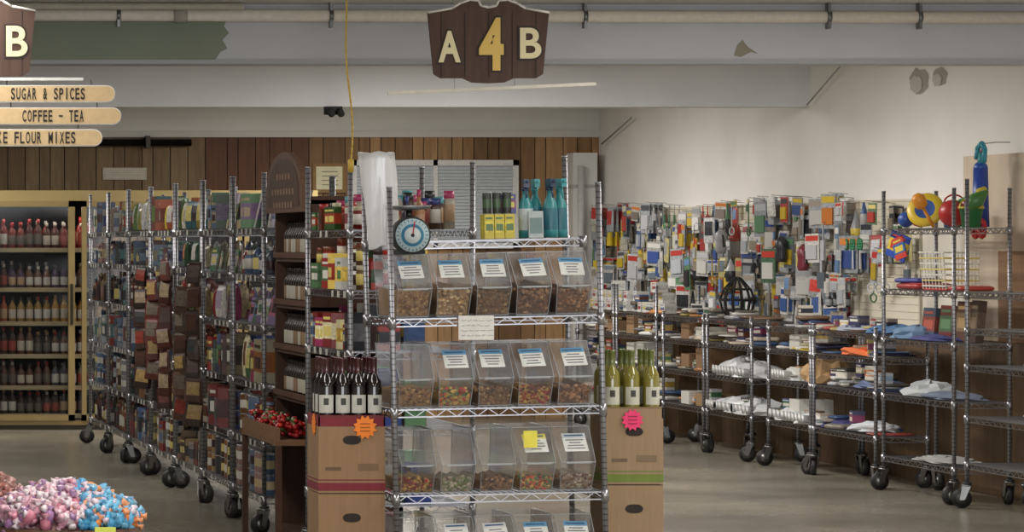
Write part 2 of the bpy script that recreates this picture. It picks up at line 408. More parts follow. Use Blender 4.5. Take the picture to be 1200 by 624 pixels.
# ================================================================ COOLER
b=B('beverage_cooler')
cx0,cx1,cy0,cy1=.9,5.2,29.2,30.1
GOLD=(150,130,86)
b.box(cx0,cx1,cy1-.04,cy1,0,2.02,(34,30,28),MATTE)
b.box(cx0,cx0+.04,cy0,cy1,0,2.02,(90,80,60),MATTE); b.box(cx1-.04,cx1,cy0,cy1,0,2.02,(90,80,60),MATTE)
b.box(cx0,cx1,cy0,cy1,1.99,2.03,GOLD,BRASS)
b.box(cx0,cx1,cy0+.02,cy1,0,.1,(70,64,52),MATTE)
b.box(cx0,cx1,cy0,cy0+.04,.04,.08,GOLD,BRASS); b.box(cx0,cx1,cy0-.01,cy0+.05,1.96,2.05,(166,146,98),BRASS)
doors=[(1.05,1.72),(1.78,2.42),(2.42,3.12),(3.18,3.86),(3.9,4.55),(4.57,5.18)]
for a,c in doors:
    for u,v in((a,a+.04),(c-.055,c)): b.box(u,v,cy0-.03,cy0+.02,.08,1.96,GOLD,BRASS)
    b.box(a,c,cy0-.03,cy0+.02,.08,.13,GOLD,BRASS); b.box(a,c,cy0-.03,cy0+.02,1.91,1.96,GOLD,BRASS)
    b.box(a+.04,c-.055,cy0-.01,cy0-.004,.13,1.91,(255,255,255),GLASS)
    b.box(c-.04,c-.02,cy0-.07,cy0-.03,.9,1.25,(60,55,45),METAL)
COLS=[[(120,44,36),(150,50,40),(84,44,36)],[(80,52,40),(110,80,60),(80,66,90),(60,50,46)],[(180,140,60),(70,130,66),(170,84,50),(150,120,60)],[(64,46,38),(100,66,46),(56,54,60)],[(84,82,94),(140,128,110),(96,60,44)],[(56,44,40),(90,64,44),(64,64,70)]]
for k,z in enumerate([1.55,1.21,.92,.64,.37,.13]):
    b.box(cx0+.04,cx1-.04,cy0+.06,cy1-.05,z-.02,z,(60,58,52),METAL)
    b.box(cx0+.04,cx1-.04,cy0+.05,cy0+.06,z-.03,z+.008,(190,176,138),MATTE)
    for row in range(2):
        x=2.3; run=0
        while x<3.9:
            if run<=0: c=R.choice(COLS[k]); lb=mute(R.choice([(215,205,185),(180,80,66),(205,175,130),(120,110,100),(225,220,210)]),.9,.95); cp=mute(R.choice([(180,44,40),(205,195,180),(170,140,70),(60,60,60)] if k else [(190,44,40),(190,44,40),(200,190,170)]),.9,.95); hh=(.225 if k else .26)*R.uniform(.84,1.06); run=R.randint(2,3)
            b.push(T(x,cy0+.1+row*.09,z)); P_bottle(b,hh,.033,c,cp,lb,COOLB); b.pop()
            x+=.074; run-=1
b.build()

# ================================================================ LEFT RACK ROW
XF=3.04; XD=.58
segs=[('spice',16.2,17.35,(.35,.72,1.08,1.37,1.66)),
      ('card',18.72,19.82,(.2,.5,.82,1.14,1.42,1.68)),
      ('card2',19.88,21.02,(.2,.5,.82,1.14,1.42,1.68)),
      ('bag',21.08,22.25,(.2,.5,.82,1.14,1.44,1.68)),
      ('mix',22.32,23.5,(.2,.5,.82,1.14,1.44,1.68)),
      ('mix2',23.56,24.75,(.2,.5,.82,1.14,1.44,1.68)),
      ('bott',24.82,26.0,(.2,.5,.82,1.14,1.44,1.68)),
      ('bott2',26.06,27.25,(.2,.5,.82,1.14,1.44,1.68))]
names={'spice':'spice_and_grocery_packages','card':'greeting_cards_and_jars','card2':'seed_packets_and_cards','bag':'snack_bags','mix':'grocery_packages','mix2':'grocery_packages','bott':'bottled_sauces','bott2':'bottled_sauces'}
for nm,y0,y1,sh in segs:
    rack('wire_shelf_rack',XF,XF+XD,y0,y1,1.98,sh)
    b=B(names[nm])
    for i,z in enumerate(sh):
        gap=(sh[i+1]-z-.06) if i+1<len(sh) else .24
        sat,g=.85,.92
        rw=3
        if nm=='spice':
            kind,pal=[('box',BAK),('box',BAK),('box',MIX),(['box','jar'],BAK+[(180,40,35)]),(['jar','box'],[(150,30,25),(60,110,50),(180,60,30),(120,50,30),(200,190,170)])][i]; g=.97; sat=.95
            if i==4: rw=2; gap=.16
        elif nm=='card': kind,pal=[('can',BLUE),(['jar','can'],SPICE+BLUE),(['pouch','box'],MIX+[(200,110,130)]),('card',CARDS),(['bottle','card','jar'],BLUE),(['card','box'],CARDS)][i]
        elif nm=='card2': kind,pal=[('can',DARKS),(['can','box'],DARKS+BAK),(['pouch','box'],DARKS+BAK),(['card','pouch'],CARDS+MIX),('card',CARDS+[(90,150,90)]),(['card','box'],CARDS)][i]
        elif nm=='bag': kind,pal=[('box',DARKS),(['pouch','box'],DARKS+BAK),(['pouch','jar'],DARKS+SPICE),('pouch',DARKS+SPICE+BLUE),(['pouch','card'],MIX),('pouch',[(220,190,50),(230,225,215),(60,140,160),(220,200,90)])][i]; g=.82
        elif nm in('mix','mix2'): kind,pal=[(['box','can'],DARKS+BLUE),(['box','pouch'],DARKS),(['box','bottle'],DARKS+BLUE),(['box','pouch'],BLUE+DARKS),(['box','jar'],BLUE),(['pouch','box'],[(230,205,60),(190,90,60),(210,210,210),(120,160,70),(70,150,160)])][i]; g=.8
        else: kind,pal=[('bottle',DARKS),(['can','bottle'],BLUE),(['bottle','box'],BLUE),('bottle',BLUE+DARKS),(['box','bottle'],BLUE),(['bottle','box'],BLUE+BAK)][i]; g=.8
        shelf_goods(b,XF,XD,y0+.02,y1-.02,z+.006,max(.09,gap),kind,pal,rows=rw,sat=sat,g=g)
    b.build()
b=B('hanging_snack_strips')
for y in(20.98,21.5,22.28,22.9,23.5):
    zt0=R.uniform(1.3,1.5); zb0=R.uniform(.55,.75)
    b.tube((XF-.03,y,zt0+.06),(XF-.03,y,zb0),.002,(120,110,90),MATTE,4)
    z=zt0; c=R.choice([(108,48,40),(96,66,52),(74,50,42),(118,84,58)])
    while z>zb0:
        w=R.uniform(.09,.13); h=R.uniform(.13,.18)
        b.push(T(XF-.07,y+R.uniform(-.03,.03),z-h)@RZ(R.uniform(-1.2,-.1))@RYm(R.uniform(-.12,.12))); P_pouch(b,w,.035,h,mute(c,.9,R.uniform(.6,1.2)),R.choice([(140,56,44),(170,150,124),(84,54,42),(120,108,96),(176,146,90),(60,60,64)])); b.pop(); z-=R.uniform(.12,.16)
b.build()

b=B('wooden_spice_display')
wy0,wy1=17.48,18.60; wx0,wx1=3.08,3.55
DW=(76,52,40)
b.box(wx0,wx1,wy0,wy0+.03,0,1.82,DW,WOOD); b.box(wx0,wx1,wy1-.03,wy1,0,1.82,DW,WOOD)
b.box(wx1-.02,wx1,wy0,wy1,0,1.82,dim(DW),WOOD)
b.box(wx0,wx1,wy0,wy1,0,.08,DW,WOOD); b.box(wx0-.03,wx1,wy0,wy1,1.80,1.84,DW,WOOD)
n=16; ym=(wy0+wy1)/2
arch=[(wy0-.02,1.76)]+[(ym-math.cos(math.pi*i/n)*(wy1-wy0)/2*1.0,1.82+.26*math.sin(math.pi*i/n)**.8) for i in range(n+1)]+[(wy1+.02,1.76)]
L=len(arch)
vs=[(wx0-.05,a,c) for a,c in arch]+[(wx0-.02,a,c) for a,c in arch]
b.add(vs,[tuple(range(L-1,-1,-1)),tuple(range(L,2*L))]+[(i,(i+1)%L,L+(i+1)%L,L+i) for i in range(L)],(98,72,58),WOOD)
arch2=[(ym+(a-ym)*.86,1.81+(c-1.81)*.8+.02) for a,c in arch]
b.add([(wx0-.052,a,c) for a,c in arch2],[tuple(range(L-1,-1,-1))],(78,56,46),WOOD)
for zz,hw in((1.95,.22),(1.87,.34),(1.80,.3)):
    yy=ym-hw
    while yy<ym+hw:
        b.box(wx0-.055,wx0-.05,yy,yy+.05,zz-.016,zz+.016,(128,102,84),MATTE); yy+=.09
shz=[.78,1.03,1.27,1.52]
for z in shz: b.box(wx0,wx1,wy0,wy1,z-.02,z,DW,WOOD); b.box(wx0-.01,wx0,wy0,wy1,z,z+.03,dim(DW,1.2),WOOD)
b.box(wx0-.18,wx0+.1,wy0,wy1,.56,.59,(120,86,58),WOODX); b.box(wx0-.18,wx0-.16,wy0,wy1,.59,.65,(128,92,62),WOODX)
b.box(wx0-.18,wx0-.15,wy0,wy0+.03,0,.56,DW,WOOD); b.box(wx0-.18,wx0-.15,wy1-.03,wy1,0,.56,DW,WOOD)
b.build()
b=B('spice_bottles')
for z in shz:
    for row in range(2):
        y=wy0+.06
        while y<wy1-.06:
            b.push(T(wx0+.06+row*.1,y,z)@RX); P_bottle(b,.2,.032,(44,34,30),(30,26,26),mute(R.choice([(205,200,184),(160,130,100),(205,200,184)]),.9,.95)); b.pop(); y+=.072
b.build()
b=B('red_wrapped_candy')
for i in range(320):
    b.ball((wx0-.08+R.uniform(-.07,.07),R.uniform(wy0+.05,wy1-.05),.605+R.uniform(0,.085)),R.uniform(.012,.020),R.choice([(190,26,28),(150,20,22),(84,110,56),(200,46,40),(150,34,34)]),GLOSS,6,(1,1.4,.8))
b.build()

# ================================================================ BULK BIN RACK
ML=T(3.47,0,1.1)@RYm(-.022)@T(-3.47,0,-1.1+.012)
bx0,bx1,by0,by1=3.01,3.93,15.04,15.62
SH=[.09,.48,.86,1.26]
def zt(x,y): return 1.84 if y<15.3 else 1.97
def bagrail(b): wire_shelf(b,bx0,bx1,15.32,by1,1.60)
rack('bulk_bin_wire_rack',bx0,bx1,by0,by1,zt,SH,ML,bagrail)
NUTS=[[(150,110,70),(176,140,96),(120,80,50)],[(206,180,140),(180,144,100),(140,106,72)],[(160,128,90),(130,94,62),(110,78,50)],[(130,84,54),(104,68,46),(160,120,84)],[(140,92,58),(110,72,46),(170,128,90)]]
CNDY=[[(110,54,40),(190,150,80),(160,54,46)],[(150,130,108),(190,180,160),(120,134,80)],[(130,92,62),(160,122,88),(80,54,40)],[(190,74,60),(200,166,90),(90,114,80)],[(110,76,52),(160,140,118),(200,190,170)]]
fillc=B('bulk_nuts_and_candy'); fillc.push(ML)
binc=B('acrylic_scoop_bins'); binc.push(ML)
labc=B('bin_price_labels'); labc.push(ML)
prof=[(.50,0),(.06,0),(-.005,.125),(.14,.275),(.50,.275)]
EDGE=(150,152,154)
def scoop_bin(x0,x1,yb,z,pal,fill,lab,k):
    taper=.014
    L=[];Rr=[]
    for i,(y,zz) in enumerate(prof):
        t=taper*(1-zz/.275)
        L.append((x0+t+.003,yb+y,z+zz)); Rr.append((x1-t-.003,yb+y,z+zz))
    n=5
    vs=L+Rr; fs=[tuple(range(n)),tuple(range(2*n-1,n-1,-1))]
    for i in range(n): fs.append((i,n+i,n+(i+1)%n,(i+1)%n))
    binc.add(vs,fs,(255,255,255),ACRYL)
    for i in range(n):
        binc.tube(L[i],L[(i+1)%n],.0019,EDGE,GLOSS,4); binc.tube(Rr[i],Rr[(i+1)%n],.0019,EDGE,GLOSS,4)
        if i<4: binc.tube(L[i],Rr[i],.0021,EDGE,GLOSS,4)
    binc.box(x0+.03,x1-.03,yb-.018,yb+.002,z+.12,z+.127,EDGE,GLOSS)
    xa,xb=x0+.02,x1-.02; h=fill
    def fy(zz): return .066-.065*zz/.125
    n2=8; vs=[];fs=[]
    top=[h*R.uniform(.75,1.1) for _ in range(n2+1)]
    for i in range(n2+1):
        x=xa+(xb-xa)*i/n2; t=top[i]
        vs+=[(x,yb+fy(0)+.004,z+.005),(x,yb+fy(t)+.006,z+t),(x,yb+.25,z+t*1.15),(x,yb+.48,z+t*1.25),(x,yb+.48,z+.005)]
    for i in range(n2):
        for j in range(5): fs.append((5*i+j,5*i+5+j,5*i+5+(j+1)%5,5*i+(j+1)%5))
    fs+=[(0,1,2,3,4),tuple(5*n2+j for j in(4,3,2,1,0))]
    fillc.add(vs,fs,pal[1],FOOD)
    for i in range(140):
        if i<55: px=R.uniform(xa,xb); py=yb+R.uniform(fy(h)+.01,.2); pz=z+h*.98+R.uniform(-.008,.012)
        else:
            t=R.random(); px,py,pz=R.uniform(xa,xb),yb+fy(h*t)+.006,z+.008+h*.92*t
        fillc.ball((px,py,pz),R.uniform(.006,.012),mute(R.choice(pal),1,R.uniform(.85,1.3)),FOOD,5,(1,R.uniform(.6,1),.8))
    if lab:
        a=math.atan2(.15,.145)
        cx=(x0+x1)/2+R.uniform(-.008,.008)
        labc.push(T(cx,yb+.062,z+.205)@RXm(a-math.pi/2)@RYm(R.uniform(-.05,.05)))
        w=.052
        labc.box(-w,w,-.006,-.004,-.052,.052,(214,215,210),MATTE)
        labc.box(-w,w,-.007,-.006,.026,.052,lab,MATTE)
        labc.box(-w*.8,w*.8,-.0078,-.007,.035,.043,(60,94,124),MATTE)
        for q in range(4):
            ww=w*R.uniform(.4,.85); labc.box(-ww,ww,-.0072,-.006,.011-q*.016,.016-q*.016,(110,112,118),MATTE)
        labc.pop()
pitch=(bx1-bx0-.04)/5
BL=(96,146,182)
for r_,z in enumerate(SH):
    for k in range(5):
        x0=bx0+.02+k*pitch
        if r_==3: pal,fl,lb=NUTS[k],.095+.015*(k%2),BL
        elif r_==2: pal,fl,lb=CNDY[(k+2)%5] if k%2 else NUTS[k],.07,([None,BL,BL,BL,BL][k])
        elif r_==1: pal,fl,lb=CNDY[k],.05,([None,None,None,(216,206,100),(190,196,200)][k])
        else: pal,fl,lb=CNDY[(k+2)%5],.08,[None,(200,200,200),(200,200,200),BL,BL][k]
        scoop_bin(x0,x0+pitch-.004,by0+.015,z+.008,pal,fl,lb,k)
labc.box(3.585,3.645,by0+.03,by0+.034,.68,.755,(222,212,80),MATTE)
fillc.build(); binc.build(); labc.build()
b=B('handwritten_card_sign'); b.push(ML@T(3.375,by0-.02,1.215)@RYm(.02))
b.box(-.078,.078,-.002,0,-.052,.055,(214,212,206),MATTE)
for q in range(4):
    x=-.066
    while x<.05:
        w=R.uniform(.012,.03); 
        b.path([(x+w*i/4,-.0025,.034-q*.022+R.uniform(-.004,.004)) for i in range(5)],.0011,(110,110,118),MATTE,4); x+=w+.007
b.pop(); b.build()
b=B('dial_weighing_scale'); b.push(ML@T(3.115,by0+.07,1.565))
b.box(-.06,.06,-.01,.09,-.02,.0,(40,42,45),MATTE)
def disc(b,r,y0,y1,col,mat,n=28,cz=.065): b.tube((0,y0,cz),(0,y1,cz),r,col,mat,n)
disc(b,.082,-.03,.05,(45,48,50),MATTE); disc(b,.074,-.034,-.03,(170,192,198),MATTE); disc(b,.05,-.037,-.034,(60,120,150),MATTE); disc(b,.036,-.039,-.037,(190,200,200),MATTE); disc(b,.008,-.044,-.039,(30,30,30),MATTE)
for i in range(24):
    a=2*math.pi*i/24; b.tube((.06*math.sin(a),-.036,.065+.06*math.cos(a)),(.07*math.sin(a),-.036,.065+.07*math.cos(a)),.0015,(30,30,30),MATTE,4)
b.tube((0,-.041,.065),(.01,-.041,.125),.003,(170,30,30),MATTE,4)
b.tube((0,.03,.14),(0,.03,.175),.015,(60,60,60),METAL,8)
b.push(T(0,.03,.175)); b.lathe([(.04,0),(.09,.008),(.1,.02),(.098,.022),(.085,.012)],[(150,152,155)]*4,METAL,20); b.pop()
b.pop(); b.build()
b=B('plastic_bag_bundle')
n=30; m=12; vs=[];fs=[]
for j in range(m+1):
    t=j/m; z=2.0-.37*t-(.05*t*t)
    for i in range(n):
        a=2*math.pi*i/n
        rad=1+.08*math.sin(5*a+3*t)+.05*math.sin(9*a+7*t)
        hw=.076*(1-.12*t*t); vs.append((2.985+.03*t+hw*rad*math.cos(a),15.28+.06*rad*math.sin(a)*(1-.3*t),z+.01*math.sin(3*a)))
for j in range(m):
    for i in range(n): fs.append((j*n+i,j*n+(i+1)%n,(j+1)*n+(i+1)%n,(j+1)*n+i))
fs.append(tuple(range(n)))
b.add(vs,fs,(240,240,240),PLAST,True)
for i in range(5):
    xx=2.93+.025*i
    b.add([(xx,15.25+.01*i,1.98),(xx+.03,15.30,1.98),(xx+.05,15.30,1.62),(xx+.02,15.25+.01*i,1.6)],[(0,1,2,3)],(240,240,240),PLAST)
b.tube((2.92,15.28,1.96),(3.06,15.5,1.965),.004,(120,120,120),CHROME,6)
b.build()
b=B('cleaning_and_grocery_products'); b.push(ML); zt_=1.606
for i in range(4):
    b.push(T(3.70+i*.055,15.42+.05*(i%2),zt_)@RZ(.1*i-.1)); P_spray(b,.265,.034,(50,130,134),(40,100,116) if i else (180,190,190),(66,150,156) if i%2 else (40,56,84)); b.pop()
b.box(3.695,3.76,15.345,15.36,zt_+.0,zt_+.12,(176,186,186),MATTE); b.box(3.70,3.755,15.343,15.345,zt_+.02,zt_+.09,(120,140,140),MATTE)
for i in range(3):
    b.push(T(3.52+i*.046,15.40,zt_)); P_box(b,.043,.09,.11,(190,172,44),(206,190,64),(80,110,60)); b.pop()
for i in range(3):
    b.push(T(3.525+i*.045,15.42,zt_+.11)); P_can(b,.1,.02,(40,44,38),(60,84,56)); b.pop()
for i in range(2):
    b.push(T(3.63,15.44+.06*i,zt_+.11)); P_box(b,.05,.05,.09,(70,70,130),(130,60,110),(200,190,90)); b.pop()
for i in range(4):
    b.push(T(3.07+.055*i,15.5,zt_)); P_bottle(b,.2+.03*(i%2),.024,[(120,74,48),(140,64,44),(60,60,80),(150,100,60)][i],(160,44,84) if i%2 else (44,60,120),(160,124,96)); b.pop()
b.pop(); b.build()
b=B('storage_jars_on_rack')
for j in range(4):
  for i in range(7):
    hh=R.uniform(.11,.2)
    b.push(T(3.14+.065*i,16.3+.22*j,1.666)); P_jar(b,hh,.027,mute(R.choice([(150,70,40),(120,50,35),(90,60,50),(190,180,160)]),.8,.9),mute(R.choice([(40,60,140),(190,40,100),(60,160,170),(30,30,30)]),.8,.9),mute(R.choice([(190,150,110),(160,60,50),(210,205,190)]),.8,.9)); b.pop()
b.build()

# ================================================================ WINE CASES
def star_tag(name,x,y,z,r,col):
    b=B(name); pts=[]
    for i in range(24):
        a=2*math.pi*i/24; q=r if i%2 else r*.74; pts.append((x+q*math.cos(a),z+q*math.sin(a)))
    b.prism(pts,y-.003,y,col,MATTE)
    for q in range(3): b.box(x-r*.4,x+r*.4,y-.0045,y-.003,z+.014-q*.016,z+.018-q*.016,dim(col,.6),MATTE)
    b.build()
def wine_stack(x0,x1,y0,y1,tops,band,nx,glass,cap,lab,nm,toplab,C):
    for k,zt_ in enumerate(tops):
        b=B('wine_case')
        b.box(x0,x1,y0,y1,zt_[0],zt_[1]-.003 if k else zt_[1]-.05,C,CARD)
        if k==0:
            for (a,c,d,e) in((x0,x1,y0,y0+.006),(x0,x1,y1-.006,y1),(x0,x0+.006,y0,y1),(x1-.006,x1,y0,y1)): b.box(a,c,d,e,zt_[1]-.05,zt_[1],band if toplab else C,CARD)
        b.box(x0-.001,x1+.001,y0-.001,y1+.001,zt_[0]+.01,zt_[0]+.045,band,CARD)
        b.box(x0-.001,x1+.001,y0-.001,y1+.001,zt_[0]+.055,zt_[0]+.06,band,CARD)
        cx=(x0+x1)/2; cz=zt_[1]-.11
        pts=[(cx+.04*math.copysign(abs(math.cos(t))**.7,math.cos(t)),cz+.02*math.sin(t)) for t in [2*math.pi*i/16 for i in range(16)]]
        b.prism(pts,y0-.002,y0,(34,24,18),MATTE)
        b.box(x0+.03,x0+.1,y0-.0015,y0,zt_[0]+.1,zt_[0]+.115,dim(C,.7),MATTE)
        b.box(x1-.12,x1-.03,y0-.0015,y0,zt_[0]+.1,zt_[0]+.13,dim(C,.82),MATTE)
        b.box(x0+.0,x1,y0-.001,y0,zt_[1]-.005,zt_[1]-.003,dim(C,.6),MATTE)
        b.build()
    b=B(nm); zb=tops[0][1]-.05
    ny=int((y1-y0)/.08)
    for i in range(nx):
        for j in range(ny):
            x=x0+.042+(x1-x0-.084)*i/(nx-1); y=y0+.045+(y1-y0-.09)*j/(ny-1)
            b.push(T(x,y,zb)@RZ(R.uniform(-.3,.1)))
            b.lathe([(.034,0),(.0365,.01),(.0365,.175),(.033,.2),(.018,.225),(.0145,.235),(.0145,.295),(.016,.297),(.0155,.305)],
                    [glass,glass,glass,glass,glass,cap,cap,cap],DARKG,14)
            for (za,zb2,cc,aa) in((.06,.14,lab,1.0),(.095,.125,dim(lab,.35),.3)):
                vs=[];fs=[]; q=8; rr=.0372 if aa==1.0 else .0376
                for s_ in range(q+1):
                    t=-math.pi/2-aa+2*aa*s_/q
                    vs+=[(rr*math.cos(t),rr*math.sin(t),za),(rr*math.cos(t),rr*math.sin(t),zb2)]
                for s_ in range(q): fs.append((2*s_,2*s_+2,2*s_+3,2*s_+1))
                b.add(vs,fs,cc,MATTE,True)
            b.pop()
    b.build()
wine_stack(2.70,2.995,15.14,15.42,[(.49,.835),(.145,.49)],(118,40,50),4,(20,12,14),(60,22,26),(186,184,176),'red_wine_bottles',True,(142,112,82))
wine_stack(4.005,4.265,15.27,15.53,[(.52,.865),(.175,.52)],(106,122,56),3,(120,112,44),(96,104,50),(186,184,168),'white_wine_bottles',False,(146,122,94))
b=B('display_pallet'); b.box(2.685,3.0,15.12,15.44,.12,.145,(120,86,56),WOODX)
for x in(2.70,2.83,2.96): b.box(x,x+.03,15.12,15.44,0,.12,(110,78,50),WOODX)
b.build()
b=B('display_pallet'); b.box(3.99,4.28,15.25,15.55,.15,.175,(120,86,56),WOODX)
for x in(4.0,4.12,4.24): b.box(x,x+.03,15.25,15.55,0,.15,(110,78,50),WOODX)
b.build()
star_tag('starburst_price_tag',2.905,15.135,.782,.054,(236,130,44))
star_tag('starburst_price_tag',4.125,15.262,.808,.05,(226,60,110))
b=B('starburst_price_tag'); b.push(T(2.70-.003,15.24,.79)@RX); pts=[((.05 if i%2 else .037)*math.cos(2*math.pi*i/24),(.05 if i%2 else .037)*math.sin(2*math.pi*i/24)) for i in range(24)]
b.prism(pts,-.002,0,(236,130,44),MATTE); b.pop(); b.build()

# ================================================================ RIGHT SIDE RACKS
RXF,RXB=7.6,7.94
rack('wire_shelf_rack',RXF-.02,RXB,19.2,20.58,1.98,(.27,.55,.86,1.08,1.30))
rack('wire_shelf_rack',RXF,RXB,20.85,22.1,1.93,(.22,.62,.98,1.30,1.69))
rack('low_wire_shelf_cart',RXF,RXB,22.25,23.5,1.04,(.33,.62,.84,1.0))
rack('low_wire_shelf_cart',RXF,RXB,23.56,24.5,1.04,(.33,.62,.84,1.0))
rack('low_wire_shelf_cart',RXF,RXB,24.9,26.0,1.05,(.33,.6,.84,1.02))
rack('low_wire_shelf_cart',RXF,RXB,26.1,27.2,1.05,(.33,.6,.84,1.02))
rack('wire_shelf_rack',RXF,RXB,27.4,28.6,1.25,(.33,.6,.84,1.02))
rack('wire_shelf_rack',RXF,RXB,28.7,29.9,1.25,(.33,.6,.84,1.02))

def flatpack(b,x,y,z,w,d,h,col,rot=0):
    b.push(T(x,y,z)@RZ(rot))
    vs=[];fs=[]
    for (t,k) in((0,.92),(.35,1),(.75,.97),(1,.8)):
        for u,v in((-.5,-.42),(-.42,-.5),(.42,-.5),(.5,-.42),(.5,.42),(.42,.5),(-.42,.5),(-.5,.42)): vs.append((u*w*k,v*d*k,t*h))
    for k in range(3):
        for i in range(8): fs.append((k*8+i,k*8+(i+1)%8,k*8+8+(i+1)%8,k*8+8+i))
    fs+=[tuple(range(7,-1,-1)),tuple(range(24,32))]
    b.add(vs,fs,col,GLOSS,True); b.pop()
FP=[(70,95,140),(180,66,56),(210,140,76),(215,215,212),(180,164,90),(80,84,80),(190,190,194),(60,60,96),(200,182,160),(140,130,118),(100,94,88),(150,118,90),(225,222,214),(170,172,176),(90,78,66),(206,200,186)]
b=B('household_flat_goods')
for y0,y1 in((22.3,23.45),(23.6,24.45),(24.95,25.95),(26.15,27.15),(27.45,28.55),(28.75,29.85)):
    for z in(.33,.62 if y0<24.8 else .6,.84,1.0 if y0<24.8 else 1.02):
        y=y0
        while y<y1-.08:
            d=R.uniform(.1,.26); n=R.randint(1,3); zz=z+.006
            if y+d>y1: d=y1-y
            if R.random()<.1: y+=d; continue
            for k in range(n):
                h=R.uniform(.01,.035); flatpack(b,7.77+R.uniform(-.03,.03),y+d/2,zz,R.uniform(.16,.30),d*.9,h,mute(R.choice(FP),.9,R.uniform(.75,1.05)),R.uniform(-.35,.35)); zz+=h
            if R.random()<.55:
                b.push(T(7.72,y+d/2,zz)@RX@RZ(R.uniform(-.4,.4))); P_box(b,min(.12,d*.8),.08,R.uniform(.04,.11 if z<1 else .08),mute(R.choice(FP),.9,1),mute(R.choice(MIX),.75,1),(215,210,200)); b.pop()
            y+=d+.01
for z in(.33,.62,.84):
    for y in (24.0,26.3,26.7,28.0,28.3,28.9,29.3):
        if R.random()<.75: b.box(7.66,7.9,y,y+.22,z+.007,z+R.uniform(.1,.17),R.choice([(150,120,88),(132,102,74),(200,198,190)]),CARD)
b.build()
def blob(b,c,sx,sy,sz,col,mat,seed,n=14):
    rr=random.Random(seed); k=6; vs=[];fs=[]
    for j in range(k+1):
        for i in range(n):
            a=2*math.pi*i/n; ph=math.pi/2*j/k; q=1+rr.uniform(-.16,.16)
            vs.append((c[0]+sx*math.cos(a)*math.cos(ph)*q,c[1]+sy*math.sin(a)*math.cos(ph)*q,c[2]+sz*math.sin(ph)*(q if j else 1)))
    for j in range(k):
        for i in range(n): fs.append((j*n+i,j*n+(i+1)%n,(j+1)*n+(i+1)%n,(j+1)*n+i))
    fs.append(tuple(range(n-1,-1,-1)))
    b.add(vs,fs,col,mat)
b=B('bagged_white_cups')
for i,(y,z,sy,sz) in enumerate([(24.2,.63,.2,.08),(25.2,.61,.3,.11),(25.6,.61,.25,.13),(24.2,.345,.3,.09),(25.1,.34,.3,.11),(25.5,.34,.35,.11),(23.8,.34,.25,.07),(25.8,.34,.2,.09)]):
    blob(b,(7.74,y,z),.17,sy,sz,(210,212,214),GLOSS,i)
    for q in range(5): b.push(T(7.62,y-sy*.6+q*sy*.3,z+.04)@RX@RXm(math.pi/2)); b.lathe([(.022,-.01),(.032,.05),(.034,.052)],[(224,224,224)]*2,GLOSS,10); b.pop()
b.build()
b=B('folded_cloths')
for i,(y,z,sy,sz,c) in enumerate([(23.7,.63,.22,.2,(184,150,108)),(23.3,.34,.25,.05,(60,60,110)),(22.7,.35,.25,.06,(196,200,204)),(22.6,.64,.3,.05,(94,108,146)),(22.9,.85,.35,.06,(222,116,64)),(23.9,.85,.3,.03,(190,170,80)),(22.4,1.01,.2,.06,(76,112,154)),(23.0,1.01,.3,.04,(150,158,172)),(21.5,.99,.4,.03,(66,70,126)),(21.7,.63,.3,.09,(176,180,182)),(21.3,.63,.35,.04,(108,118,140)),(21.9,.99,.2,.08,(106,134,164)),(21.4,.23,.4,.03,(160,160,158))]):
    blob(b,(7.76,y,z),.16,sy,sz,c,MATTE,i+40)
b.build()
b=B('beach_and_pool_toys')
def bucket(x,y,z,r,h,c,c2,rot=0):
    b.push(T(x,y,z)@RYm(rot)); b.lathe([(r*.75,0),(r,h*.9),(r*1.1,h*.9),(r*1.1,h),(r*.95,h),(r*.7,h*.1)],[c,c2,c2,c2,dim(c,.6)],GLOSS,18)
    b.path([(r*math.cos(t),0,h+r*.8*math.sin(t)) for t in [math.pi*i/10 for i in range(11)]],.006,c2,GLOSS,5); b.pop()
def frisbee(x,y,z,r,c,c2,tx,tz):
    b.push(T(x,y,z)@RZ(tz)@RXm(tx)); b.lathe([(r*.96,-.012),(r,0),(r*.9,.012),(r*.55,.016),(r*.5,.014),(r*.1,.015)],[c,c,c,c2,c2],GLOSS,28); b.pop()
b.ball((7.72,21.2,1.785),.085,(184,48,50),GLOSS,18)
b.ball((7.84,21.42,1.76),.06,(70,140,80),GLOSS,14)
b.ball((7.66,21.86,1.75),.05,(50,84,160),GLOSS,14)
frisbee(7.70,21.62,1.81,.115,(222,192,56),(60,96,170),1.2,-.6)
frisbee(7.80,21.95,1.79,.095,(196,60,56),(224,200,80),1.15,-.9)
bucket(7.76,21.0,1.694,.07,.13,(54,128,78),(206,180,60))
bucket(7.86,21.6,1.694,.065,.16,(66,130,176),(200,60,56),.1)
b.push(T(7.68,21.42,1.70)@RYm(-.5)); b.tube((0,0,0),(0,0,.14),.01,(226,150,50),GLOSS,8); b.lathe([(.01,.13),(.04,.15),(.045,.21),(.02,.235)],[(226,150,50)]*3,GLOSS,8); b.pop()
b.push(T(7.7,20.95,1.80)@RYm(.8)@RXm(.3)); b.lathe([(.005,0),(.04,.04),(.05,.1),(.01,.18)],[(70,120,60)]*3,GLOSS,7); b.pop()
b.push(T(7.74,21.15,1.86)@RYm(1.2)); b.lathe([(.012,0),(.014,.12),(.03,.13),(.03,.18)],[(60,140,90),(200,190,70),(200,190,70)],GLOSS,8); b.pop()
b.push(T(7.63,21.98,1.50)@RX@RZ(.5)@RYm(.35)); P_box(b,.16,.01,.17,(50,80,170),(226,196,60),(200,60,56)); b.pop()
b.push(T(7.63,21.85,1.50)@RX@RZ(.4)@RYm(-.3)); P_box(b,.1,.01,.14,(200,70,60),(60,110,170),(220,200,90)); b.pop()
b.build()
b=B('toy_lattice_basket')
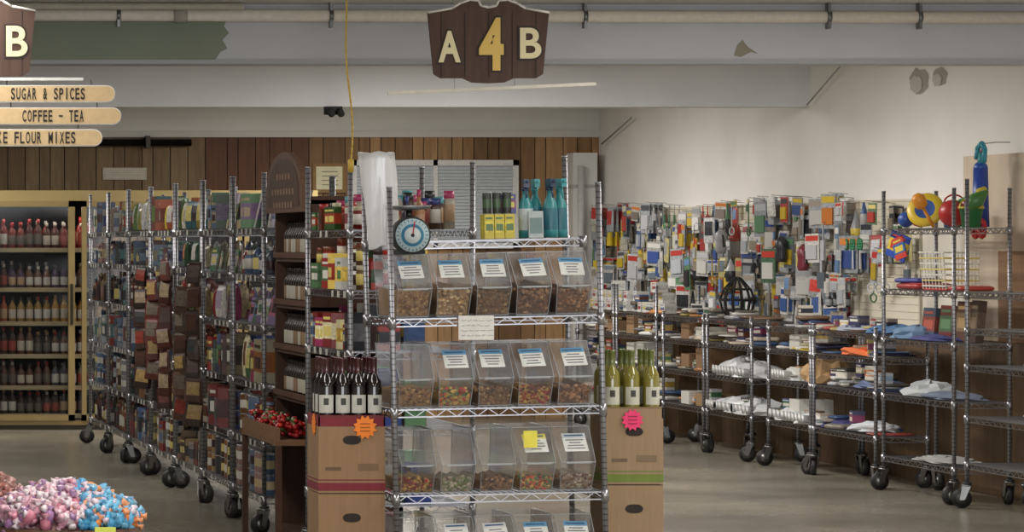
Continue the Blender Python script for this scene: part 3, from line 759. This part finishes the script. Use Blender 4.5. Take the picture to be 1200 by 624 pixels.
for i in range(7):
    z=1.33+i*.035; e=.012*i*.3; c=(216,198,104) if i%2 else (224,224,216)
    b.path([(7.66-e,21.15-e,z),(7.66-e,21.55+e,z),(7.86,21.55+e,z),(7.86,21.15-e,z),(7.66-e,21.15-e,z)],.005,c,GLOSS,5)
for i in range(8): y=21.15+i*.057; b.tube((7.66,y,1.31),(7.64,y,1.55),.004,(224,224,216),GLOSS,5); b.tube((7.86,y,1.31),(7.86,y,1.55),.004,(224,224,216),GLOSS,5)
b.box(7.66,7.86,21.15,21.55,1.306,1.315,(196,60,56),GLOSS)
b.build()
b=B('boxed_books_and_games')
for (y,w,h,c,c2,z) in((21.15,.26,.25,(94,64,50),(134,112,80),.986),(21.45,.22,.22,(110,48,46),(76,106,76),.986),(21.75,.22,.2,(80,94,110),(140,72,60),.986),(20.98,.12,.26,(70,54,46),(100,84,66),.986)):
    b.push(T(7.78,y,z)@RX@RXm(-.1)); P_box(b,w,.05,h,c,c2,mute(c2,1,1.3)); b.pop()
flatpack(b,7.76,21.8,1.306,.25,.4,.04,(160,50,46)); flatpack(b,7.74,21.85,1.346,.2,.3,.03,(60,70,140),.2); flatpack(b,7.76,21.0,1.306,.22,.2,.03,(180,70,60),.1)
b.build()
b=B('toy_scoop_net'); b.push(T(7.93,21.3,1.93)@RX@Matrix.Scale(1.15,4))
b.tube((0,0,-.20),(0,0,.12),.046,(48,74,160),GLOSS,14,.038); b.ball((0,0,.12),.038,(48,86,170),GLOSS,12)
b.tube((0,0,.12),(.02,0,.2),.02,(54,140,150),GLOSS,8); b.path([(-.06,0,.17),(-.04,0,.23),(.02,0,.255),(.06,0,.22),(.05,0,.15)],.014,(60,150,170),GLOSS,6); b.path([(-.02,0,.1),(-.05,.01,.16),(-.02,.02,.22)],.01,(160,60,90),GLOSS,6)
for sx in(-1,1):
    pts=[(sx*.045+.04*math.cos(t),-.01,-.21+.045*math.sin(t)) for t in [2*math.pi*i/12 for i in range(13)]]; b.path(pts,.013,(206,56,56),GLOSS,6)
b.path([(0,0,.25),(0,.08,.26),(0,.16,.26)],.003,(150,150,150),METAL,5)
b.pop(); b.build()
b=B('wire_egg_basket'); 
for i in range(12):
    a=2*math.pi*i/12; pts=[(7.75+r_*math.cos(a),25.75+r_*math.sin(a),1.03+z) for r_,z in((.05,0),(.11,.06),(.13,.14),(.1,.22),(.03,.3),(.0,.31))]
    b.path(pts,.008,(22,22,24),MATTE,5)
for r_,z in((.11,.06),(.13,.14),(.1,.22)):
    b.path([(7.75+r_*math.cos(2*math.pi*i/16),25.75+r_*math.sin(2*math.pi*i/16),1.03+z) for i in range(17)],.008,(22,22,24),MATTE,5)
b.build()
b=B('small_white_boxes')
for y in [27.5+.13*i for i in range(18)]:
    for k in range(R.randint(1,3)):
        if 28.55<y<28.75: continue
        b.push(T(7.72+R.uniform(-.03,.03),y,1.03+k*.085)@RX@RZ(R.uniform(-.1,.1))); P_box(b,.11,.1,.082,(212,210,206),(196,196,192),mute(R.choice([(160,60,60),(80,100,150),(120,120,120),(190,170,90)]),.9,1)); b.pop()
b.build()

# pegboard merchandise
b=B('pegboard_merchandise')
PG=[(160,162,165),(70,72,78),(222,220,214),(214,184,60),(70,100,160),(184,56,50),(96,140,104),(150,138,124),(200,200,204),(50,52,56),(110,145,190),(225,210,130),(175,180,185),(110,120,130),(225,225,225),(160,148,136),(206,70,60),(214,130,60),(60,84,150),(190,190,186)]
PY=[(226,200,60),(230,228,220),(200,200,204),(120,130,140),(180,60,50),(80,84,90),(214,210,190)]
rr=random.Random(21)
def peg_item(y,z,dn,hs=1):
    w=rr.uniform(.05,.15); h=rr.uniform(.1,.27)*hs; out=rr.uniform(.05,.2)
    pal=PY if (y>28.6 and rr.random()<.6) else PG
    b.tube((XR-.04,y,z),(XR-.04-out,y,z+.01),.003,(140,140,140),METAL,4)
    n=rr.randint(2,4) if rr.random()<dn else 1
    c=mute(rr.choice(pal),1,rr.uniform(.8,1.05)); c2=mute(rr.choice(pal),1,1); c3=mute(rr.choice([(222,220,214),(180,186,192),rr.choice(pal),rr.choice(pal)]),.85,rr.uniform(.8,1)); t=rr.random()
    for k in range(n):
        xx=XR-.06-out*(k+1)/n+.02
        b.push(T(xx,y+rr.uniform(-.012,.012),z-h)@RX@RYm(rr.uniform(-.1,.1))@RZ(rr.uniform(-.1,.7)))
        if t<.55:
            b.box(-w/2,w/2,-.003,.003,0,h,c3,PACK)
            b.box(-w*.38,w*.38,-.016,-.003,h*.12,h*.6,c,GLOSS); b.box(-w*.45,w*.45,-.005,-.003,h*.75,h*.93,c2,GLOSS)
        elif t<.72: P_pouch(b,w,.025,h,c3,c)
        elif t<.78:
            b.tube((0,-.01,0),(0,-.01,h*.55),.009,c,GLOSS,8); b.tube((0,-.01,h*.55),(0,-.01,h),.003,(150,150,150),METAL,6)
            b.ball((0,-.01,h*.02),.022,c2,GLOSS,8,(1,.4,1.3))
        elif t<.84:
            pts=[(.028*math.cos(q),0,.03+.03*math.sin(q)) for q in [2*math.pi*i/10 for i in range(11)]]; b.path(pts,.006,c,GLOSS,5); b.tube((0,0,.06),(0,0,h),.005,c,GLOSS,5)
        elif t<.9:
            b.lathe([(.01,0),(w*.3,.01),(w*.34,h*.5),(w*.2,h*.7),(.006,h)],[c,c3,c,c],GLOSS,8)
        else:
            b.box(-w*.3,w*.3,-.01,.01,0,h*.55,c,GLOSS); b.box(-w*.08,w*.08,-.006,.006,h*.55,h,c3,GLOSS)
        b.pop()
for zz in(1.9,1.77,1.64,1.51,1.38,1.26,1.16):
    y=24.2
    while y<30.8:
        if rr.random()<.85: peg_item(y,zz+rr.uniform(-.05,.05),.4)
        y+=rr.uniform(.09,.18)
for zz in(1.87,1.70,1.52,1.34):
    y=22.95
    while y<24.2:
        if rr.random()<.65: peg_item(y,zz+rr.uniform(-.05,.05),.3)
        y+=rr.uniform(.13,.26)
b.build()
b=B('kitchen_shears_set')
for y in(23.6,23.75,23.9):
    b.push(T(7.95,y,1.62)@RX)
    for sx in(-1,1):
        pts=[(sx*.022+.02*math.cos(t),0,-.03+.035*math.sin(t)) for t in [2*math.pi*i/10 for i in range(11)]]; b.path(pts,.008,(44,130,84),GLOSS,6)
        b.tube((0,0,-.07),(sx*.008,0,-.2),.006,(170,170,170),METAL,5)
    b.tube((0,0,-.0),(0,.16,.0),.003,(120,120,120),METAL,4)
    b.pop()
b.build()
b=B('aluminium_moka_pots')
for (y,z,c) in((24.6,1.60,(124,50,64)),(25.1,1.66,(50,50,56)),(26.6,1.72,(150,150,152))):
    b.push(T(7.88,y,z-.2)); b.lathe([(.035,0),(.045,.03),(.038,.08),(.04,.09),(.05,.15),(.03,.17),(.01,.19)],[c]*6,GLOSS,8); b.tube((-.0,-.045,.14),(0,-.08,.05),.008,(30,30,30),MATTE,6); b.pop(); b.tube((7.88,y,z-.01),(8.12,y,z+.02),.003,(120,120,120),METAL,4)
b.build()

# ================================================================ HANGING SIGNS
SC=1/235.3
def aisle_sign(cx,cz,y=17.0):
    e=empty('aisle_sign')
    half=[(0,41),(9,43),(12,49),(22,50),(33,46),(43,40),(71,35),(64,-37),(56,-42),(30,-42),(19,-47),(0,-48)]
    pts=[(cx+a*SC,cz+c*SC) for a,c in half]+[(cx-a*SC,cz+c*SC) for a,c in half[::-1][1:-1]]
    b=B('plaque'); 
    b.prism(pts,y,y+.02,(84,64,54),WOOD)
    for k in range(-2,3): b.box(cx+k*.118-.002,cx+k*.118+.002,y-.0015,y,cz-.172,cz+.148,(40,28,24),MATTE)
    b.build(e)
    b=B('trim_edge'); top=[(cx+a*SC,y-.002,cz+c*SC) for a,c in half[:7]]; top2=[(cx-a*SC,y-.002,cz+c*SC) for a,c in half[:7]]
    b.path(top,.006,(225,222,214),MATTE,6); b.path(top2,.006,(225,222,214),MATTE,6); b.build(e)
    b=B('hanger'); b.tube((cx-.1,y+.01,cz+.19),(cx-.1,y+.01,3.0),.003,(120,120,120),METAL,6); b.tube((cx+.1,y+.01,cz+.19),(cx+.1,y+.01,3.0),.003,(120,120,120),METAL,6); b.build(e)
    for (t,dx,dz,w,h,c) in(('A',-46,-5,26,37,(232,220,176)),('4',3,-2,29,62,(226,190,100)),('B',49,-1,25,36,(232,220,176))):
        o1,o2=(.025,.02) if t=='B' else (.05,.035)
        text_mesh('letter_'+t+'_outline',t,cx+dx*SC,y-.002,cz+dz*SC,(w+5)*SC,(h+5)*SC,(44,28,22),e,.002,o1)
        text_mesh('letter_'+t,t,cx+dx*SC,y-.006,cz+dz*SC,w*SC,h*SC,c,e,.003,o2)
aisle_sign(3.878,2.60)
aisle_sign(1.32,2.61)
def slat(txt,x0,x1,zc,tx,tw):
    e=empty('category_slat_sign')
    h=.043; n=10; y=17.0
    def stad(g,yy0,yy1,col,nm):
        hh=h-g; pts=[]
        for i in range(n+1): t=-math.pi/2+math.pi*i/n; pts.append((x1-h+hh*math.cos(t),zc+hh*math.sin(t)))
        for i in range(n+1): t=math.pi/2+math.pi*i/n; pts.append((x0+h+hh*math.cos(t),zc+hh*math.sin(t)))
        b=B(nm); b.prism(pts,yy0,yy1,col,MATTE)
        if nm=='board_edge':
            for xx in(x0+.12,x1-.12): b.tube((xx,y+.01,zc+h),(xx,y+.01,zc+h+.03),.003,(90,90,90),METAL,5)
        b.build(e)
    stad(0,y,y+.015,(222,220,212),'board_edge'); stad(.005,y-.003,y,(210,182,138),'board_face')
    n_=len(txt); cell=tw/n_
    for i,ch in enumerate(txt):
        if ch==' ': continue
        wd=cell*.76
        if ch=='I': wd=cell*.22
        hh=.058 if ch not in '-' else .008
        text_mesh('lettering',ch,tx-tw/2+cell*(i+.5),y-.005,zc,wd,hh,(40,32,26),e,.002,.018)
slat('SUGAR & SPICES',1.36,2.02,1.6+(285-110)*SC,(56+340)*SC,88*SC)
slat('COFFEE - TEA',1.38,2.05,1.6+(285-136)*SC,(62+340)*SC,73*SC)
slat('CAKE FLOUR MIXES',1.25,1.955,1.6+(285-161.5)*SC,(36+340)*SC,106*SC)
b=B('sign_hanging_rail'); b.box(1.0,1.86,17.0,17.02,2.41,2.425,(222,222,218),MATTE); 
for x in(1.2,1.45): b.tube((x,17.03,2.42),(x,17.03,3.0),.002,(120,120,120),METAL,5)
b.build()
b=B('sign_hanging_rail'); b.push(T(3.905,17.04,2.37)@RYm(-.045)); b.box(-.52,.52,0,.02,-.006,.01,(224,218,206),MATTE); b.pop()
for x,z in((3.72,2.365),(4.02,2.375)): b.tube((x,17.05,z),(x,17.05,3.0),.0015,(150,150,150),METAL,5)
b.build()
b=B('yellow_extension_cord')
pts=[]
for i in range(31):
    t=i/30; pts.append((2.93+.05*t+.012*math.sin(9*t)+.02*math.sin(3.1*t),15.9,3.0-(3.0-1.98)*t))
b.path(pts,.0045,(186,156,66),RUBBER,6); b.tube((pts[-1][0],15.9,1.93),(pts[-1][0],15.9,1.99),.014,(190,160,60),RUBBER,8); b.build()

# ================================================================ CANDY BARRELS
def taffy(b,c,col,rnd):
    b.push(T(*c)@RZ(rnd.uniform(0,6.28))@RXm(rnd.uniform(0,3.1))@Matrix.Scale(rnd.uniform(1.05,1.4),4)); w=mute(col,.75,1.02)
    b.lathe([(.010,-.026),(.003,-.016),(.0105,-.012),(.0125,0),(.0105,.012),(.003,.016),(.010,.026)],[w,col,col,col,col,w],CANDY,6); b.pop()
def candy_barrel(x,y,r,zr,colf,n,mh,tag=False):
    b=B('candy_barrel'); b.push(T(x,y,0))
    b.lathe([(r*.86,0),(r*.98,zr*.3),(r*1.02,zr*.55),(r*1.0,zr*.85),(r*.99,zr),(r*.93,zr),(r*.93,zr-.03)],[(74,50,36)]*6,WOOD,28)
    for q in(.15,.88): 
        b.lathe([(r*1.0,zr*q-.02),(r*1.02,zr*q),(r*1.01,zr*q+.02)],[(50,50,50)]*2,METAL,28)
    if tag: b.box(.06,.12,-r-.012,-r-.008,zr-.06,zr+.012,(204,210,90),MATTE); b.box(.07,.11,-r-.014,-r-.012,zr-.03,zr-.01,(60,60,50),MATTE)
    b.pop(); b.build()
    b=B('salt_water_taffy'); rnd=random.Random(int(x*100))
    b.push(T(x,y,0)); b.lathe([(r*.9,zr-.028),(r*.85,zr),(r*.6,zr+mh*.55),(r*.3,zr+mh*.85),(.01,zr+mh*.9)],[(140,100,96)]*4,CANDY,20); b.pop()
    for i in range(n):
        a=rnd.uniform(0,6.283); q=math.sqrt(rnd.random())*r*.9
        z=zr+mh*(1-(q/r)**1.8)+rnd.uniform(-.008,.016)
        taffy(b,(x+q*math.cos(a),y+q*math.sin(a),z),mute(colf(q*math.cos(a)/r,q*math.sin(a)/r,rnd),1.3,.86),rnd)
    b.build()
def cf(u,v,rnd):
    u+=rnd.uniform(-.05,.05); v+=rnd.uniform(-.05,.05)
    if v<.15 and u>.12: return rnd.choice([(96,170,206),(88,156,200),(232,150,96),(225,205,215),(110,180,214)])
    if v<.15: return rnd.choice([(222,174,186),(230,210,218),(196,130,146),(212,164,178),(236,220,224),(170,130,170)])
    if u>-.1: return rnd.choice([(236,186,104),(240,156,96),(240,216,150),(232,160,140)])
    return rnd.choice([(206,144,158),(226,200,208),(186,120,134)])
candy_barrel(1.04,10.0,.235,.775,cf,1000,.095,True)
candy_barrel(.76,10.45,.22,.79,lambda u,v,rnd: rnd.choice([(150,96,88),(176,116,106),(124,76,70),(196,150,142)]),900,.1)

# ================================================================ LIGHTS
def area(name,x,y,z,sx,sy,p,col=(1,.955,.9),rot=(0,0,0)):
    l=bpy.data.lights.new(name,'AREA'); l.shape='RECTANGLE'; l.size=sx; l.size_y=sy; l.energy=p; l.color=col
    o=bpy.data.objects.new(name,l); o.location=(x,y,z); o.rotation_euler=rot; scene.collection.objects.link(o); return o
for (x,y,p) in((1.2,4,70),(5,4,70),(1.2,9.5,70),(5.2,9.5,80),(1.2,13.5,56),(5.6,13.5,80),(1.2,17,40),(5.6,17,80),(1.2,22.7,62),(5.4,22.7,130),(1.8,28,62),(5.6,28,115)):
    area('fluorescent_ceiling_light',x,y,2.93,.5,2.4,p)
area('cooler_light',3.0,29.27,1.9,1.6,.05,3)
area('storefront_daylight',2.5,-2.5,1.6,10,2.6,460,(.95,.97,1.0),(math.radians(90),0,0))
w=bpy.data.worlds.new('World'); scene.world=w; w.use_nodes=True
w.node_tree.nodes['Background'].inputs[0].default_value=(.88,.93,1,1); w.node_tree.nodes['Background'].inputs[1].default_value=.6

# ================================================================ CAMERA
cam=bpy.data.cameras.new('camera'); co=bpy.data.objects.new('camera',cam); scene.collection.objects.link(co)
cam.sensor_width=36; cam.lens=120; cam.shift_x=940/1200; cam.shift_y=-27/1200; cam.clip_end=200
co.location=(0,0,1.6); co.rotation_euler=(math.radians(90),0,0)
scene.camera=co
scene.view_settings.view_transform='Standard'; scene.view_settings.look='None'
scene.view_settings.exposure=0.08
